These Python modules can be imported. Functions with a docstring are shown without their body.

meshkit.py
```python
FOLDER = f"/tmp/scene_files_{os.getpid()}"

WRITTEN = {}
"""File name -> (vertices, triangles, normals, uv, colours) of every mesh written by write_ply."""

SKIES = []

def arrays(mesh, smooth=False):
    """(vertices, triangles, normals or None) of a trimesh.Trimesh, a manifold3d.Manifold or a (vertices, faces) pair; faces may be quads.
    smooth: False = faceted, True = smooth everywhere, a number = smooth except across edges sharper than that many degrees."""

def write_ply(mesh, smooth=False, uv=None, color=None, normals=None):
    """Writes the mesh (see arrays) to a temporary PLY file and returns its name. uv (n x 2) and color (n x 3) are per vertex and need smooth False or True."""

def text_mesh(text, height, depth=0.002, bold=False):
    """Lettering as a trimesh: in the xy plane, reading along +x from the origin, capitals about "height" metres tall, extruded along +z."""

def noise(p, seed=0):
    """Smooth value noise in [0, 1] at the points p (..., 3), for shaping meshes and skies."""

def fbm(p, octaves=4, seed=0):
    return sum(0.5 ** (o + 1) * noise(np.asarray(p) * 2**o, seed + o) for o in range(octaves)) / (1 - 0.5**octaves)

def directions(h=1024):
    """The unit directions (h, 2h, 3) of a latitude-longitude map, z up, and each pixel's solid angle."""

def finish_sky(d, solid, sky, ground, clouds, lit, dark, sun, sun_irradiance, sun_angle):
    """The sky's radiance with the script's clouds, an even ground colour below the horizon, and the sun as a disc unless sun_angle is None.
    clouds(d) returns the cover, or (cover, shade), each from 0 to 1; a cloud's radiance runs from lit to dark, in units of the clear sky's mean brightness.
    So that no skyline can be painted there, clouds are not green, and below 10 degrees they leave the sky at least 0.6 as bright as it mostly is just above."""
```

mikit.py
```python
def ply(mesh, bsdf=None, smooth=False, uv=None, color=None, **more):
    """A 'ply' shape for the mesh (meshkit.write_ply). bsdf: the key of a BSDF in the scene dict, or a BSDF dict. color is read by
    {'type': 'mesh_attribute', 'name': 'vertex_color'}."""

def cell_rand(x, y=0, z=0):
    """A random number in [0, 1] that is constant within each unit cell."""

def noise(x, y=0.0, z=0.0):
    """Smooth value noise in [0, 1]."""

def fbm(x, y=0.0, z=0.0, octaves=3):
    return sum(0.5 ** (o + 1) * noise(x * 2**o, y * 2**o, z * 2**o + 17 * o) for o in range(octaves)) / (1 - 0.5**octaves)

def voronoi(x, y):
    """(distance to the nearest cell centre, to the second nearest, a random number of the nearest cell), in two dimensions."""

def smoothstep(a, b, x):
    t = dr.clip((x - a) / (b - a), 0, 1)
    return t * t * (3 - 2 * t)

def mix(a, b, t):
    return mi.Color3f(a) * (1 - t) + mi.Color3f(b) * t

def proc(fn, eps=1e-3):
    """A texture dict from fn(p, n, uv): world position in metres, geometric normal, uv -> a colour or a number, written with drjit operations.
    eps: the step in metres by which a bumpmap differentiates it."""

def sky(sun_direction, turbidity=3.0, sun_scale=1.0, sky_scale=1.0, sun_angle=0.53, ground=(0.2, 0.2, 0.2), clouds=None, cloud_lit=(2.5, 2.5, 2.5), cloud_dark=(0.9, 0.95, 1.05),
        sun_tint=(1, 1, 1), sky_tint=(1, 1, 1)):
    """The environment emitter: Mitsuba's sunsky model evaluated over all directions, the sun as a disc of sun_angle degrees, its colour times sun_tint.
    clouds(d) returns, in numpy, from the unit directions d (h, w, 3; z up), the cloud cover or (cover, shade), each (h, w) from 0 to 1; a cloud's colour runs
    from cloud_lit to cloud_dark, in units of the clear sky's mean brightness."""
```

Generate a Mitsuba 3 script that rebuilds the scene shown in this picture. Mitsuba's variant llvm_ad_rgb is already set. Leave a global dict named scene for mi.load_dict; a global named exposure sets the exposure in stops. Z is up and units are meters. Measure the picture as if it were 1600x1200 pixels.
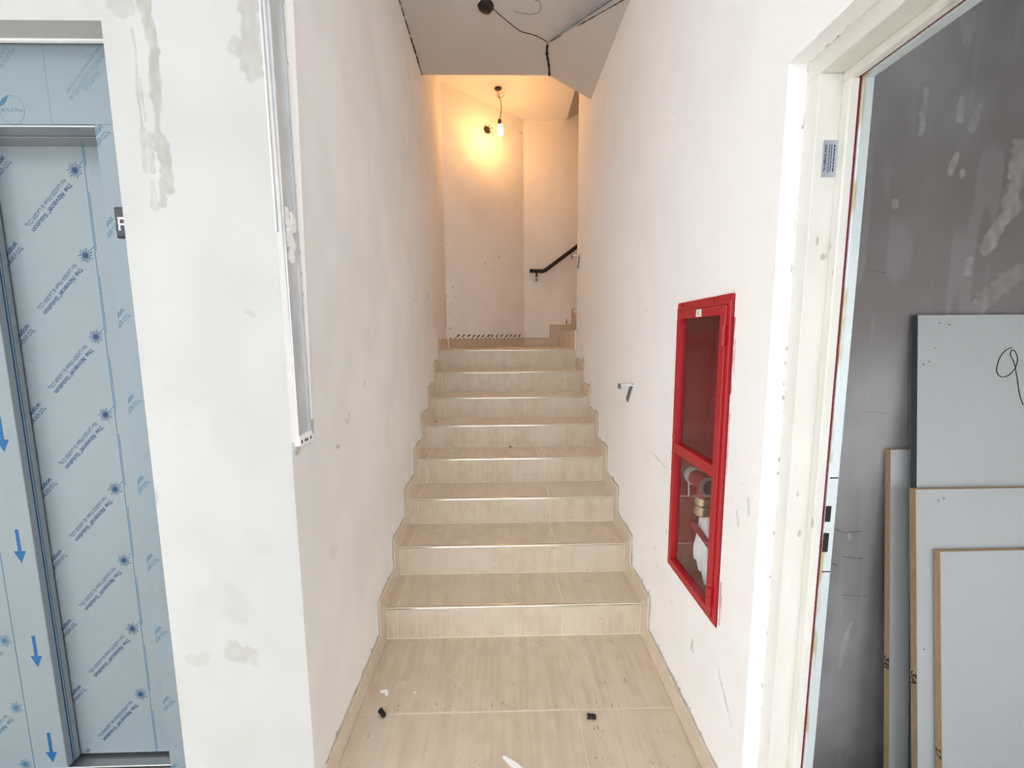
import math
import numpy as np, trimesh, manifold3d, shapely
from shapely import affinity
from shapely.geometry import Polygon, Point, LineString, box as sbox
from shapely.ops import unary_union
import drjit as dr
import mitsuba as mi
import meshkit, mikit
from mikit import proc, noise, fbm, smoothstep, mix

# ------------------------------------------------------------------ camera, sky, exposure
T = mi.ScalarTransform4f
scene = {'type': 'scene'}
labels = {}
CZ = 1.4681
F_PX, YAW, PITCH, ROLL = 623.13, 0.0191, 0.1148, -0.0070
cy_, sy_, cp_, sp_ = math.cos(YAW), math.sin(YAW), math.cos(PITCH), math.sin(PITCH)
fwd = np.array([sy_ * cp_, cy_ * cp_, -sp_])
r0 = np.array([cy_, -sy_, 0.0]); u0 = np.cross(r0, fwd)
up = -math.sin(ROLL) * r0 + math.cos(ROLL) * u0
scene['camera'] = {'type': 'perspective', 'fov': math.degrees(2 * math.atan(800 / F_PX)), 'fov_axis': 'x', 'near_clip': 0.02, 'far_clip': 100.0,
                   'to_world': T().look_at(origin=[0, 0, CZ], target=(np.array([0, 0, CZ]) + fwd).tolist(), up=up.tolist())}
scene['sky'] = mikit.sky((-0.3, -0.6, 0.74), sun_scale=0.0, ground=(0.6, 0.6, 0.59), clouds=lambda d: np.ones(d.shape[:2]),
                         cloud_lit=(1.94, 1.99, 2.08))
exposure = 3.64
BULB = np.array([1.0, 0.47, 0.15]) * 15.0

# ------------------------------------------------------------------ helpers
_count = {}


def key_for(name, parent=None):
    full = (parent + '__' + name) if parent else name
    n = _count.get(full, 0)
    _count[full] = n + 1
    return full if n == 0 else f'{full}_{n:03d}'


def add(name, mesh, mat, parent=None, smooth=False, label=None, cat=None, group=None, kind=None, **more):
    k = key_for(name, parent)
    scene[k] = mikit.ply(mesh, mat, smooth=smooth, **more) if not isinstance(mesh, dict) else {**mesh, **more}
    tag(k, label, cat, group, kind)
    return k


def tag(k, label=None, cat=None, group=None, kind=None):
    d = {}
    if label: d['label'] = label
    if cat: d['category'] = cat
    if group: d['group'] = group
    if kind: d['kind'] = kind
    if d: labels.setdefault(k, {}).update(d)


def thing(name, label, cat, group=None, kind=None):
    k = key_for(name)
    tag(k, label, cat, group, kind)
    return k


def cat_(*ms):
    return trimesh.util.concatenate([as_tm(m) for m in ms])


def as_tm(m):
    v, f, _ = meshkit.arrays(m)
    return trimesh.Trimesh(v, f, process=False)


def bx(x0, x1, y0, y1, z0, z1, b=0.0):
    lo = np.array([min(x0, x1), min(y0, y1), min(z0, z1)]); hi = np.array([max(x0, x1), max(y0, y1), max(z0, z1)])
    b = min(b, *(0.45 * (hi - lo)))
    if b <= 0:
        m = trimesh.creation.box(extents=hi - lo); m.apply_translation((lo + hi) / 2); return m
    pts = []
    for sx in (0, 1):
        for sy in (0, 1):
            for sz in (0, 1):
                c = np.where([sx, sy, sz], hi, lo); d = np.where([sx, sy, sz], -1, 1) * b
                for a in range(3):
                    q = c + d; q[a] = c[a]; pts.append(q)
    return as_tm(manifold3d.Manifold.hull_points(np.array(pts)))


def mani(m):
    m = as_tm(m); m.merge_vertices()
    return manifold3d.Manifold(manifold3d.Mesh(np.asarray(m.vertices, np.float32), np.asarray(m.faces, np.uint32)))


def cut(a, *bs):
    a = mani(a)
    for b in bs: a = a - mani(b)
    return as_tm(a)


def extr(poly, axis, a0, a1):
    """Extrudes a polygon. axis 'x': polygon is (y, z); 'y': (x, z); 'z': (x, y)."""
    polys = [poly] if poly.geom_type == 'Polygon' else [g for g in poly.geoms if g.geom_type == 'Polygon' and g.area > 1e-9]
    out = []
    for p in polys:
        p = shapely.geometry.polygon.orient(p)
        m = trimesh.creation.extrude_polygon(p, a1 - a0, engine='earcut')
        v = m.vertices.copy(); u, w, d = v[:, 0], v[:, 1], v[:, 2] + a0
        if axis == 'x': m = trimesh.Trimesh(np.c_[d, u, w], m.faces, process=False)
        elif axis == 'y': m = trimesh.Trimesh(np.c_[u, d, w], m.faces[:, ::-1], process=False)
        else: m = trimesh.Trimesh(np.c_[u, w, d], m.faces, process=False)
        out.append(m)
    return cat_(*out)


def tube(pts, r, n=8, close=True):
    pts = np.asarray(pts, float); N = len(pts)
    r = np.broadcast_to(r, N)
    t = np.gradient(pts, axis=0); t /= np.linalg.norm(t, axis=1, keepdims=True)
    ref = np.array([0, 0, 1.0]) if abs(t[0, 2]) < 0.9 else np.array([1.0, 0, 0])
    u = np.cross(t[0], ref); u /= np.linalg.norm(u)
    V, Fc = [], []
    for i in range(N):
        u = u - t[i] * (u @ t[i]); u /= np.linalg.norm(u); w = np.cross(t[i], u)
        for k in range(n):
            a = 2 * math.pi * k / n
            V.append(pts[i] + r[i] * (math.cos(a) * u + math.sin(a) * w))
    for i in range(N - 1):
        for k in range(n):
            a, b = i * n + k, i * n + (k + 1) % n
            Fc += [[a, b, b + n], [a, b + n, a + n]]
    V += [pts[0], pts[-1]]
    for k in range(n):
        Fc += [[N * n, (k + 1) % n, k], [N * n + 1, (N - 1) * n + k, (N - 1) * n + (k + 1) % n]]
    return trimesh.Trimesh(np.array(V), np.array(Fc), process=False)


def spline(pts, n=40):
    from scipy.interpolate import CubicSpline
    pts = np.asarray(pts, float)
    s = np.r_[0, np.cumsum(np.linalg.norm(np.diff(pts, axis=0), axis=1))]
    return CubicSpline(s, pts)(np.linspace(0, s[-1], n))


def lathe(prof, origin, axis, n=24):
    """Revolves (radius, height) about an axis through origin."""
    prof = np.asarray(prof, float)
    axis = np.asarray(axis, float) / np.linalg.norm(axis)
    pts = np.asarray(origin, float) + prof[:, 1:2] * axis
    ref = np.array([0, 0, 1.0]) if abs(axis[2]) < 0.9 else np.array([1.0, 0, 0])
    u = np.cross(axis, ref); u /= np.linalg.norm(u); w = np.cross(axis, u)
    V, Fc, N = [], [], len(prof)
    for i in range(N):
        for k in range(n):
            a = 2 * math.pi * k / n
            V.append(pts[i] + prof[i, 0] * (math.cos(a) * u + math.sin(a) * w))
    for i in range(N - 1):
        for k in range(n):
            a, b = i * n + k, i * n + (k + 1) % n
            Fc += [[a, b, b + n], [a, b + n, a + n]]
    V += [pts[0], pts[-1]]
    for k in range(n):
        Fc += [[N * n, (k + 1) % n, k], [N * n + 1, (N - 1) * n + k, (N - 1) * n + (k + 1) % n]]
    return trimesh.Trimesh(np.array(V), np.array(Fc), process=False)


def blob(c, r, seed, amp=0.3, sub=2):
    m = trimesh.creation.icosphere(subdivisions=sub)
    v = m.vertices
    d = 1 + amp * (meshkit.noise(v * 2.3 + seed * 7.1, seed) - 0.5) * 2
    m.vertices = v * d[:, None] * np.asarray(r) + np.asarray(c)
    return m


def place(mesh, origin, e1, e2):
    """Puts a mesh made in the xy plane (facing +z) so that x runs along e1 and y along e2."""
    e1 = np.asarray(e1, float); e1 /= np.linalg.norm(e1); e2 = np.asarray(e2, float); e2 = e2 / np.linalg.norm(e2)
    e3 = np.cross(e1, e2)
    v = mesh.vertices @ np.array([e1, e2, e3]) + np.asarray(origin)
    return trimesh.Trimesh(v, mesh.faces, process=False)


def text(s, height, length=None, bold=False, depth=0.0004, shear=0.0):
    m = meshkit.text_mesh(s, height, depth, bold)
    v = m.vertices.copy()
    if length: v[:, 0] *= length / v[:, 0].max()
    v[:, 0] += shear * v[:, 1]
    return trimesh.Trimesh(v, m.faces, process=False)


def flat(poly, depth=0.0004):
    polys = [poly] if poly.geom_type == 'Polygon' else list(poly.geoms)
    return cat_(*[trimesh.creation.extrude_polygon(shapely.geometry.polygon.orient(p), depth, engine='earcut') for p in polys])


rng = np.random.default_rng(7)

# ------------------------------------------------------------------ materials


def two(b): return {'type': 'twosided', 'bsdf': b}


def rgb(*c): return {'type': 'rgb', 'value': list(c)}


def plain(name, col, rough=0.6, metallic=0.0, spec=0.4, **k):
    scene[name] = two({'type': 'principled', 'base_color': rgb(*col) if not isinstance(col, dict) else col, 'roughness': rough, 'metallic': metallic, 'specular': spec, **k})


def caps(u, v, segs):
    """0..1 strength of soft-edged strokes (u0, v0, u1, v1, radius, strength)."""
    out = mi.Float(0)
    w = (noise(u * 60, v * 60, 3.3) - 0.5) * 0.9 + (noise(u * 22, v * 22, 8.1) - 0.5) * 0.9
    for (a, b, c, d, r, s) in segs:
        ex, ey = c - a, d - b
        L = max(ex * ex + ey * ey, 1e-9)
        t = dr.clip(((u - a) * ex + (v - b) * ey) / L, 0, 1)
        dist = dr.sqrt(dr.square(u - a - t * ex) + dr.square(v - b - t * ey)) / r + w
        out = dr.maximum(out, s * (1 - smoothstep(0.75, 1.25, dist)))
    return out


def wall_base(p, lo=(.86, .855, .845), hi=(.915, .915, .905)):
    m = 0.6 * fbm(p.x * 1.7 + 3, p.y * 1.7, p.z * 1.7, 3) + 0.4 * fbm(p.x * 9, p.y * 9, p.z * 5, 2)
    c = mix(lo, hi, smoothstep(0.3, 0.62, m))
    sp = noise(p.x * 95, p.y * 95, p.z * 95)
    area = smoothstep(.55, .7, noise(p.x * 4 + 9, p.y * 4, p.z * 4))
    return mix(c, (.42, .39, .35), smoothstep(.93, .97, sp) * area * .6)


FRONT = [(-.878, 2.30, -.864, 2.214, .016, .9), (-.864, 2.214, -.872, 2.066, .015, .9), (-.872, 2.066, -.878, 1.959, .011, .9), (-.868, 1.98, -.862, 1.86, .013, .85),
         (-.878, 1.88, -.882, 1.818, .007, .7), (-.948, 2.30, -.93, 2.285, .022, .5), (-.623, 2.30, -.628, 2.15, .028, .7), (-.66, 2.20, -.63, 2.16, .02, .5),
         (-.69, 1.545, -.675, 1.535, .009, .35), (-.80, .548, -.77, .543, .03, .45), (-.94, .53, -.90, .53, .02, .3), (-.80, .67, -.78, .65, .02, .22), (-.85, .72, -.79, .69, .05, .12),
         (-.985, 1.04, -.988, 1.02, .007, .6), (-.72, .90, -.70, .88, .03, .12), (-.90, 1.30, -.88, 1.31, .05, .12)]
FRONT_EDGE = [(-.914, 2.235, -.910, 2.19, .004, .8), (-.910, 2.19, -.916, 2.11, .004, .8), (-.916, 2.11, -.914, 2.0, .004, .8), (-.908, 2.12, -.904, 2.02, .003, .7),
              (-.914, 2.0, -.918, 1.90, .006, .6), (-.896, 1.99, -.90, 1.90, .006, .6), (-.905, 1.87, -.902, 1.81, .008, .5)]
LEFT = [(1.505, 1.118, 1.60, 1.0, .003, .0), (1.70, 1.277, 1.705, 1.285, .008, .6), (2.775, 1.724, 2.778, 1.73, .012, .7), (3.2, 1.81, 3.2, 1.78, .009, .7), (1.39, 1.09, 1.41, 1.085, .006, .5),
        (2.9, 1.72, 2.9, 1.71, .009, .6), (1.48, 1.172, 1.50, 1.15, .0022, .7), (1.50, 1.15, 1.52, 1.17, .0022, .7), (1.52, 1.17, 1.515, 1.185, .0022, .7),
        (1.30, .75, 1.33, .73, .02, .10)]
RIGHT = [(1.758, .945, 1.69, .928, .0022, .6), (1.70, .935, 1.615, .920, .0018, .5), (1.33, .33, 1.318, .37, .003, .5), (1.32, .375, 1.312, .33, .0028, .6), (1.15, .42, 1.08, .33, .0022, .6),
         (1.145, .40, 1.06, .30, .0022, .5), (1.10, .96, 1.09, .93, .006, .3), (1.05, 1.02, 1.045, .98, .006, .3), (1.90, 1.60, 1.9, 1.595, .008, .3), (1.58, .66, 1.578, .655, .006, .5),
         (1.70, .52, 1.69, .515, .006, .4), (1.66, .46, 1.66, .455, .005, .5), (1.5, .40, 1.5, .395, .004, .5), (1.162, 1.50, 1.158, 1.20, .0045, .0)]
RED_SMEAR = [(1.166, 1.52, 1.166, 1.30, .0045, .8), (1.160, .70, 1.157, .56, .004, .6), (1.156, 1.46, 1.155, 1.36, .003, .5), (1.150, .66, 1.149, .58, .002, .45), (1.163, 1.24, 1.163, 1.05, .003, .5)]
BACKL = [(0, 0, 0, 0, .001, 0)]
DIRT = (.50, .47, .41)


def f_left(p, n, uv): return mix(wall_base(p, (.80, .80, .79), (.86, .86, .855)), (.36, .33, .29), caps(p.y, p.z, LEFT))


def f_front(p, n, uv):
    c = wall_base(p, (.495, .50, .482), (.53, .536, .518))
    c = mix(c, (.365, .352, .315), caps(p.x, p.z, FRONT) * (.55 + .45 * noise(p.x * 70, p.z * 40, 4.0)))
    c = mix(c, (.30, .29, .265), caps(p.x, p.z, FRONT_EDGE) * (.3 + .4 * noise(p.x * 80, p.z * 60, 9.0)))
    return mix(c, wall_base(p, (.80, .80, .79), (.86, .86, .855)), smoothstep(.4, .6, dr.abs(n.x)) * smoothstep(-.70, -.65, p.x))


def f_right(p, n, uv):
    c = mix(wall_base(p, (.90, .90, .895), (.93, .93, .928)), (.36, .34, .32), caps(p.y, p.z, RIGHT))
    face = smoothstep(.680, .676, p.x)
    c = mix(c, (.42, .03, .04), caps(p.y, p.z, RED_SMEAR) * face)
    chip = smoothstep(.70, .74, noise(p.x * 130, p.y * 130, p.z * 55)) * smoothstep(.712, .718, p.x)
    return mix(c, (.35, .34, .31), chip * .8)


def f_back(p, n, uv):
    c = wall_base(p, (.83, .815, .78), (.88, .87, .845))
    s = smoothstep(.86, .92, noise(p.x * 26, p.y * 26, p.z * 21)) * smoothstep(.5, .7, noise(p.x * 5, p.y * 5, p.z * 4))
    return mix(c, (.45, .40, .34), s * .55)


def f_ceil(p, n, uv):
    m = fbm(p.x * 2, p.y * 2, p.z * 2, 3)
    return mix((.60, .575, .56), (.67, .65, .635), m)


ROOMW = [(1.442, 2.29, 1.441, 2.16, .015, .8), (1.563, 2.455, 1.557, 2.52, .02, .55), (1.567, 2.27, 1.567, 2.20, .012, .7), (1.635, 2.245, 1.613, 2.17, .011, .7), (1.571, 2.091, 1.555, 2.035, .013, .8),
         (1.80, 2.10, 1.787, 1.92, .03, .6), (1.79, 1.92, 1.715, 1.769, .022, .65), (1.665, 1.735, 1.658, 1.69, .014, .5), (1.37, 1.93, 1.37, 1.92, .012, .6), (1.60, 2.03, 1.60, 2.02, .008, .7),
         (1.85, 1.69, 1.70, 1.56, .03, .3), (1.73, 1.49, 1.70, 1.47, .015, .5), (1.35, .31, 1.33, .15, .008, .6), (1.36, .34, 1.352, .30, .005, .6), (1.34, 1.25, 1.34, 1.23, .004, .7), (1.32, .71, 1.322, .69, .006, .6)]
ROOMC = [(1.249, .737, 1.30, .715, .0018, .9), (1.30, .715, 1.364, .722, .0016, .9), (1.30, .62, 1.38, .61, .0014, .8), (1.24, .60, 1.28, .585, .0016, .9), (1.31, .46, 1.42, .452, .0012, .6), (1.33, 1.19, 1.42, 1.18, .0012, .5), (1.30, 1.70, 1.36, 1.69, .0014, .6)]


def f_room(p, n, uv):
    m = fbm(p.x * 2.2, p.y * 2, p.z * 1.6 + 4, 4)
    c = mix((.215, .204, .20), (.40, .40, .405), smoothstep(.25, .75, m))
    c = mix(c, (.20, .178, .172), smoothstep(.45, .7, fbm(p.x * 1.1 + 2, 0.0, p.z * .8 + .6, 3)) * .7)
    c = mix(c, (.40, .40, .405), smoothstep(.62, .8, noise(p.x * 30, p.z * 4, 6.0)) * .18)
    c = mix(c, (.50, .485, .465), caps(p.x, p.z, ROOMW) * (.25 + .6 * noise(p.x * 50, p.z * 35, 2.0)))
    return mix(c, (.06, .055, .05), caps(p.x, p.z, ROOMC) * .8)


def stone(p, n, uv, tint=0.0):
    wob = noise(p.x * 3.1, p.y * 5 + p.z * 5, 1.7) * .6
    flow = p.y * (1 - dr.abs(n.y)) + p.z * dr.abs(n.y)
    a = fbm((p.x + wob * .02) * 15, flow * 1.1 + p.z * 3.1, 5.5, 3)
    b = fbm((p.x + wob * .01) * 85, flow * 5.5, p.z * 1.3, 2)
    c = mix((.535, .445, .34), (.615, .525, .415), smoothstep(.28, .70, .45 * a + .30 * b + .25 * noise(p.x * 30, flow * 22, p.z * 9)))
    c = mix(c, (.60, .53, .44), smoothstep(.55, .8, noise(p.x * 6 + 40, flow * 1.5, p.z * 4)) * .6)
    pit = smoothstep(.83, .92, noise(p.x * 210, flow * 85, p.z * 30 + p.y * 9)) * smoothstep(.50, .68, noise(p.x * 16 + 3, flow * 6, p.z * 2))
    return mix(c, (.22, .16, .11), pit * .6)


def stone_a(p, n, uv): return stone(p, n, uv)


scene['mat_front'] = two({'type': 'diffuse', 'reflectance': proc(f_front)})
scene['mat_left'] = two({'type': 'diffuse', 'reflectance': proc(f_left)})
scene['mat_right'] = two({'type': 'diffuse', 'reflectance': proc(f_right)})
scene['mat_back'] = two({'type': 'diffuse', 'reflectance': proc(f_back)})
scene['mat_ceil'] = two({'type': 'diffuse', 'reflectance': proc(f_ceil)})
scene['mat_room'] = two({'type': 'principled', 'base_color': proc(f_room), 'roughness': 0.55, 'specular': 0.35})
scene['mat_stone'] = two({'type': 'principled', 'base_color': proc(stone_a), 'roughness': 0.34, 'specular': 0.42})
plain('mat_white', (.85, .85, .84), .8, spec=.2)
plain('mat_grout', (.73, .65, .53), .9, spec=.1)
plain('mat_mortar', {'type': 'proc', **proc(lambda p, n, uv: mix((.33, .32, .27), (.53, .51, .45), fbm(p.x * 40, p.y * 40, p.z * 40, 3)))}, .95, spec=.1)
plain('mat_trim', (.50, .46, .41), .13, 1.0)
plain('mat_crack', (.10, .085, .08), .9, spec=.1)
plain('mat_landing_ceiling', (.87, .86, .83), .9, spec=.05)
plain('mat_galv', {'type': 'proc', **proc(lambda p, n, uv: mix((.50, .53, .55), (.72, .75, .77), fbm(p.x * 25, p.y * 25, p.z * 9, 3)))}, .5, .35)
plain('mat_film', {'type': 'proc', **proc(lambda p, n, uv: mix((.19, .228, .248), (.225, .263, .28), fbm(p.x * 3, p.y * 3, p.z * 2, 3)))}, .32, .0, spec=.5)
plain('mat_film_jamb', (.185, .23, .255), .3, .0, spec=.5)
plain('mat_ink', (.007, .04, .12), .5)
plain('mat_ink_soft', (.035, .12, .20), .5)
plain('mat_ink_faint', (.10, .18, .23), .5)
plain('mat_arrow', (.006, .085, .23), .5)
plain('mat_alu', (.42, .43, .43), .3, .9)
plain('mat_black', (.012, .012, .014), .45)
plain('mat_dark', (.03, .027, .025), .8, spec=.1)
plain('mat_dark_concrete', (.16, .155, .15), .9, spec=.1)
plain('mat_tape', (.60, .535, .445), .8, spec=.1)
plain('mat_ring', (.20, .19, .18), .45, .4)
plain('mat_bracket', (.20, .205, .21), .4, .7)
plain('mat_paving', (.64, .635, .62), .9, spec=.1)
plain('mat_red', {'type': 'proc', **proc(lambda p, n, uv: mix((.38, .010, .017), (.75, .55, .52), smoothstep(.955, .975, noise(p.x * 160, p.y * 160, p.z * 160)) * smoothstep(.5, .7, noise(p.x * 11, p.y * 11, p.z * 7))))}, .35, spec=.5)
plain('mat_red_in', {'type': 'proc', **proc(lambda p, n, uv: mix((.225, .013, .019), (.60, .42, .38), smoothstep(.95, .975, noise(p.x * 130, p.y * 130, p.z * 130)) * .8))}, .5)
plain('mat_cream', {'type': 'proc', **proc(lambda p, n, uv: mix(mix((.64, .63, .575), (.70, .692, .65), fbm(p.x * 30, p.y * 30, p.z * 6, 3)), (.34, .32, .26), smoothstep(.80, .86, noise(p.x * 70, p.y * 70, p.z * 26)) * smoothstep(.66, .74, noise(p.x * 7, p.y * 7, p.z * 5)) * .7))}, .4)
plain('mat_seal', (.16, .008, .018), .5)
plain('mat_rust', {'type': 'proc', **proc(lambda p, n, uv: mix((.60, .66, .67), (.45, .43, .27), smoothstep(.45, .7, fbm(p.x * 60, p.y * 20, p.z * 9, 3)) * smoothstep(.812, .803, p.x)))}, .4, .2)
plain('mat_plate', (.47, .51, .54), .35, .5)
plain('mat_mdf', {'type': 'proc', **proc(lambda p, n, uv: mix((.37, .25, .135), (.50, .36, .21), fbm(p.x * 30, p.y * 160, p.z * 30, 3)))}, .8, spec=.2)
plain('mat_board', {'type': 'proc', **proc(lambda p, n, uv: mix((.42, .438, .436), (.465, .483, .48), fbm(p.x * 3, p.y * 3, p.z * 3, 3)))}, .45)
plain('mat_edge_black', (.055, .06, .07), .6)
plain('mat_brass', (.55, .47, .30), .3, .9)
plain('mat_hose', {'type': 'proc', **proc(lambda p, n, uv: mix((.62, .66, .68), (.74, .77, .78), fbm(p.x * 40, p.y * 40, p.z * 14, 3)))}, .8)
plain('mat_grey', (.50, .50, .49), .5, .3)
plain('mat_sticker', (.72, .72, .70), .5)
plain('mat_copper', (.35, .17, .07), .5, .3)
plain('mat_socket', (.10, .045, .02), .5)
scene['mat_pane'] = {'type': 'thindielectric', 'int_ior': 1.13}
scene['mat_bulb'] = {'type': 'diffuse', 'reflectance': rgb(.8, .75, .65)}

# ------------------------------------------------------------------ setting: walls
XL, XR = -.588, .664          # faces of the stair skirting
WL, WR = -.597, .674          # plaster faces of the corridor
YF = 1.10                     # face of the wall that holds the lift
Z2 = 1.364                    # landing
SY = [1.8189, 2.0911, 2.3608, 2.6325, 2.9053, 3.1773, 3.4486, 3.7199]
SZ = [0, .1647, .3302, .4916, .6601, .8308, .9986, 1.1804, Z2]

wf = cut(bx(-4, WL, YF, 1.165, -.12, 3.6), bx(-2.45, -.987, 1.0, 1.3, .0, 2.253))
add('wall_front', wf, 'mat_front', kind='structure', label='white plaster wall face beside the lift with grey trowel patches', cat='wall')
add('wall_left', bx(-.75, WL, 1.165, 4.35, -.12, 4.2), 'mat_left', kind='structure', label='white scuffed wall on the left of the stairs', cat='wall')
add('trim_1', bx(-2.45, -.987, 1.157, 1.170, 2.2465, 2.2526, .002), 'mat_white', kind='structure', label='thin white caulk bead along the top of the lift recess', cat='trim')

HY0, HY1, HZ0, HZ1 = 1.168, 1.540, .535, 1.592
wr = cut(bx(WR, .83, -.07, 3.735, -.12, 4.2), bx(.6, .9, -.0701, 1.003, -.2, 2.103), bx(.6, .822, HY0, HY1, HZ0, HZ1))
add('wall_right', wr, 'mat_right', kind='structure', label='white plaster wall on the right of the stairs holding the red cabinet', cat='wall')
add('wall_right_rear', bx(WR, .83, -.9, -.0702, -.12, 4.2), 'mat_white', kind='structure', label='white wall on the near side of the door frame', cat='wall')
add('wall_added_lobby_left', bx(-4.15, -4.0, -.9, 1.165, -.12, 3.6), 'mat_white', kind='structure', label='unseen white wall on the left of the added lobby', cat='wall')  # side of the unseen lobby, added along with the daylight entrance
add('wall_added_facade', cut(bx(-4.15, 3.2, -1.05, -.9, -.12, 3.6), bx(-3.9, .60, -1.2, -.8, -.001, 3.44), bx(.95, 3.0, -1.2, -.8, .15, 1.9)), 'mat_white', kind='structure', label='unseen white wall added behind the camera, its entrance and window openings made up to let daylight in', cat='wall')  # unseen wall, invented with both openings to give the daylight
add('wall_back_left', extr(Polygon([(-.64, 4.181), (.246, 4.9), (.246, 5.1), (-.64, 5.1)]), 'z', 1.2, 4.2), 'mat_back', kind='structure', label='diagonal plaster wall at the back of the landing', cat='wall')
add('wall_back', bx(.246, 2.75, 4.9, 5.1, 1.2, 6.0), 'mat_back', kind='structure', label='plaster back wall of the landing carrying the handrail', cat='wall')
add('wall_upper_front', bx(.83, 2.75, 3.56, 3.72, 1.2, 6.0), 'mat_back', kind='structure', label='wall on the near side of the upper stairs', cat='wall')
add('wall_upper_end', bx(2.6, 2.75, 3.72, 4.9, 1.2, 6.0), 'mat_back', kind='structure', label='end wall of the upper stairs', cat='wall')

# ceilings
cv = [(-.66, 1.0, 3.47), (-.66, 3.236, 3.425), (.356, 3.236, 3.4265), (.308, 2.915, 3.4325), (.668, 2.56, 3.439), (.72, 1.0, 3.47), (.69, 3.236, 3.252), (.69, 2.22, 3.206)]
cf = [(0, 3, 1), (1, 3, 2), (0, 4, 3), (0, 5, 4), (3, 6, 2), (3, 7, 6), (3, 4, 7), (4, 5, 7)]
nv = len(cv)
top = [(x, y, 4.1) for x, y, z in cv]
rim = [0, 1, 2, 6, 7, 5]
fs = [list(f) for f in cf] + [[a + nv, c + nv, b + nv] for a, b, c in cf]
for a, b in zip(rim, rim[1:] + rim[:1]): fs += [[a, b, b + nv], [a, b + nv, a + nv]]
cm = trimesh.Trimesh(np.array(cv + top, float), np.array(fs), process=False); cm.fix_normals()
ceil = add('ceiling', cm, 'mat_ceil', kind='structure', label='grey unpainted ceiling above the stairs with a black crack', cat='ceiling')
add('ceiling_landing', bx(-.7, .742, 3.20, 4.95, 3.955, 4.25), 'mat_landing_ceiling', kind='structure', label='plaster ceiling over the landing lit orange by the bulb', cat='ceiling')
sl = Polygon([(.742, 3.955), (2.75, 5.30), (2.75, 5.55), (.742, 4.25)])
add('ceiling_upper', extr(sl, 'y', 3.6, 4.95), 'mat_ceil', kind='structure', label='sloping underside of the next flight at the right of the landing', cat='ceiling')
add('ceiling_added_lobby', bx(-4.1, .83, -.9, 1.1, 3.47, 3.62), 'mat_white', kind='structure', label='unseen white ceiling of the added lobby', cat='ceiling')  # cover of the unseen lobby invented for the incoming daylight

# cracks of the ceiling: dark torn joints


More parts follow.
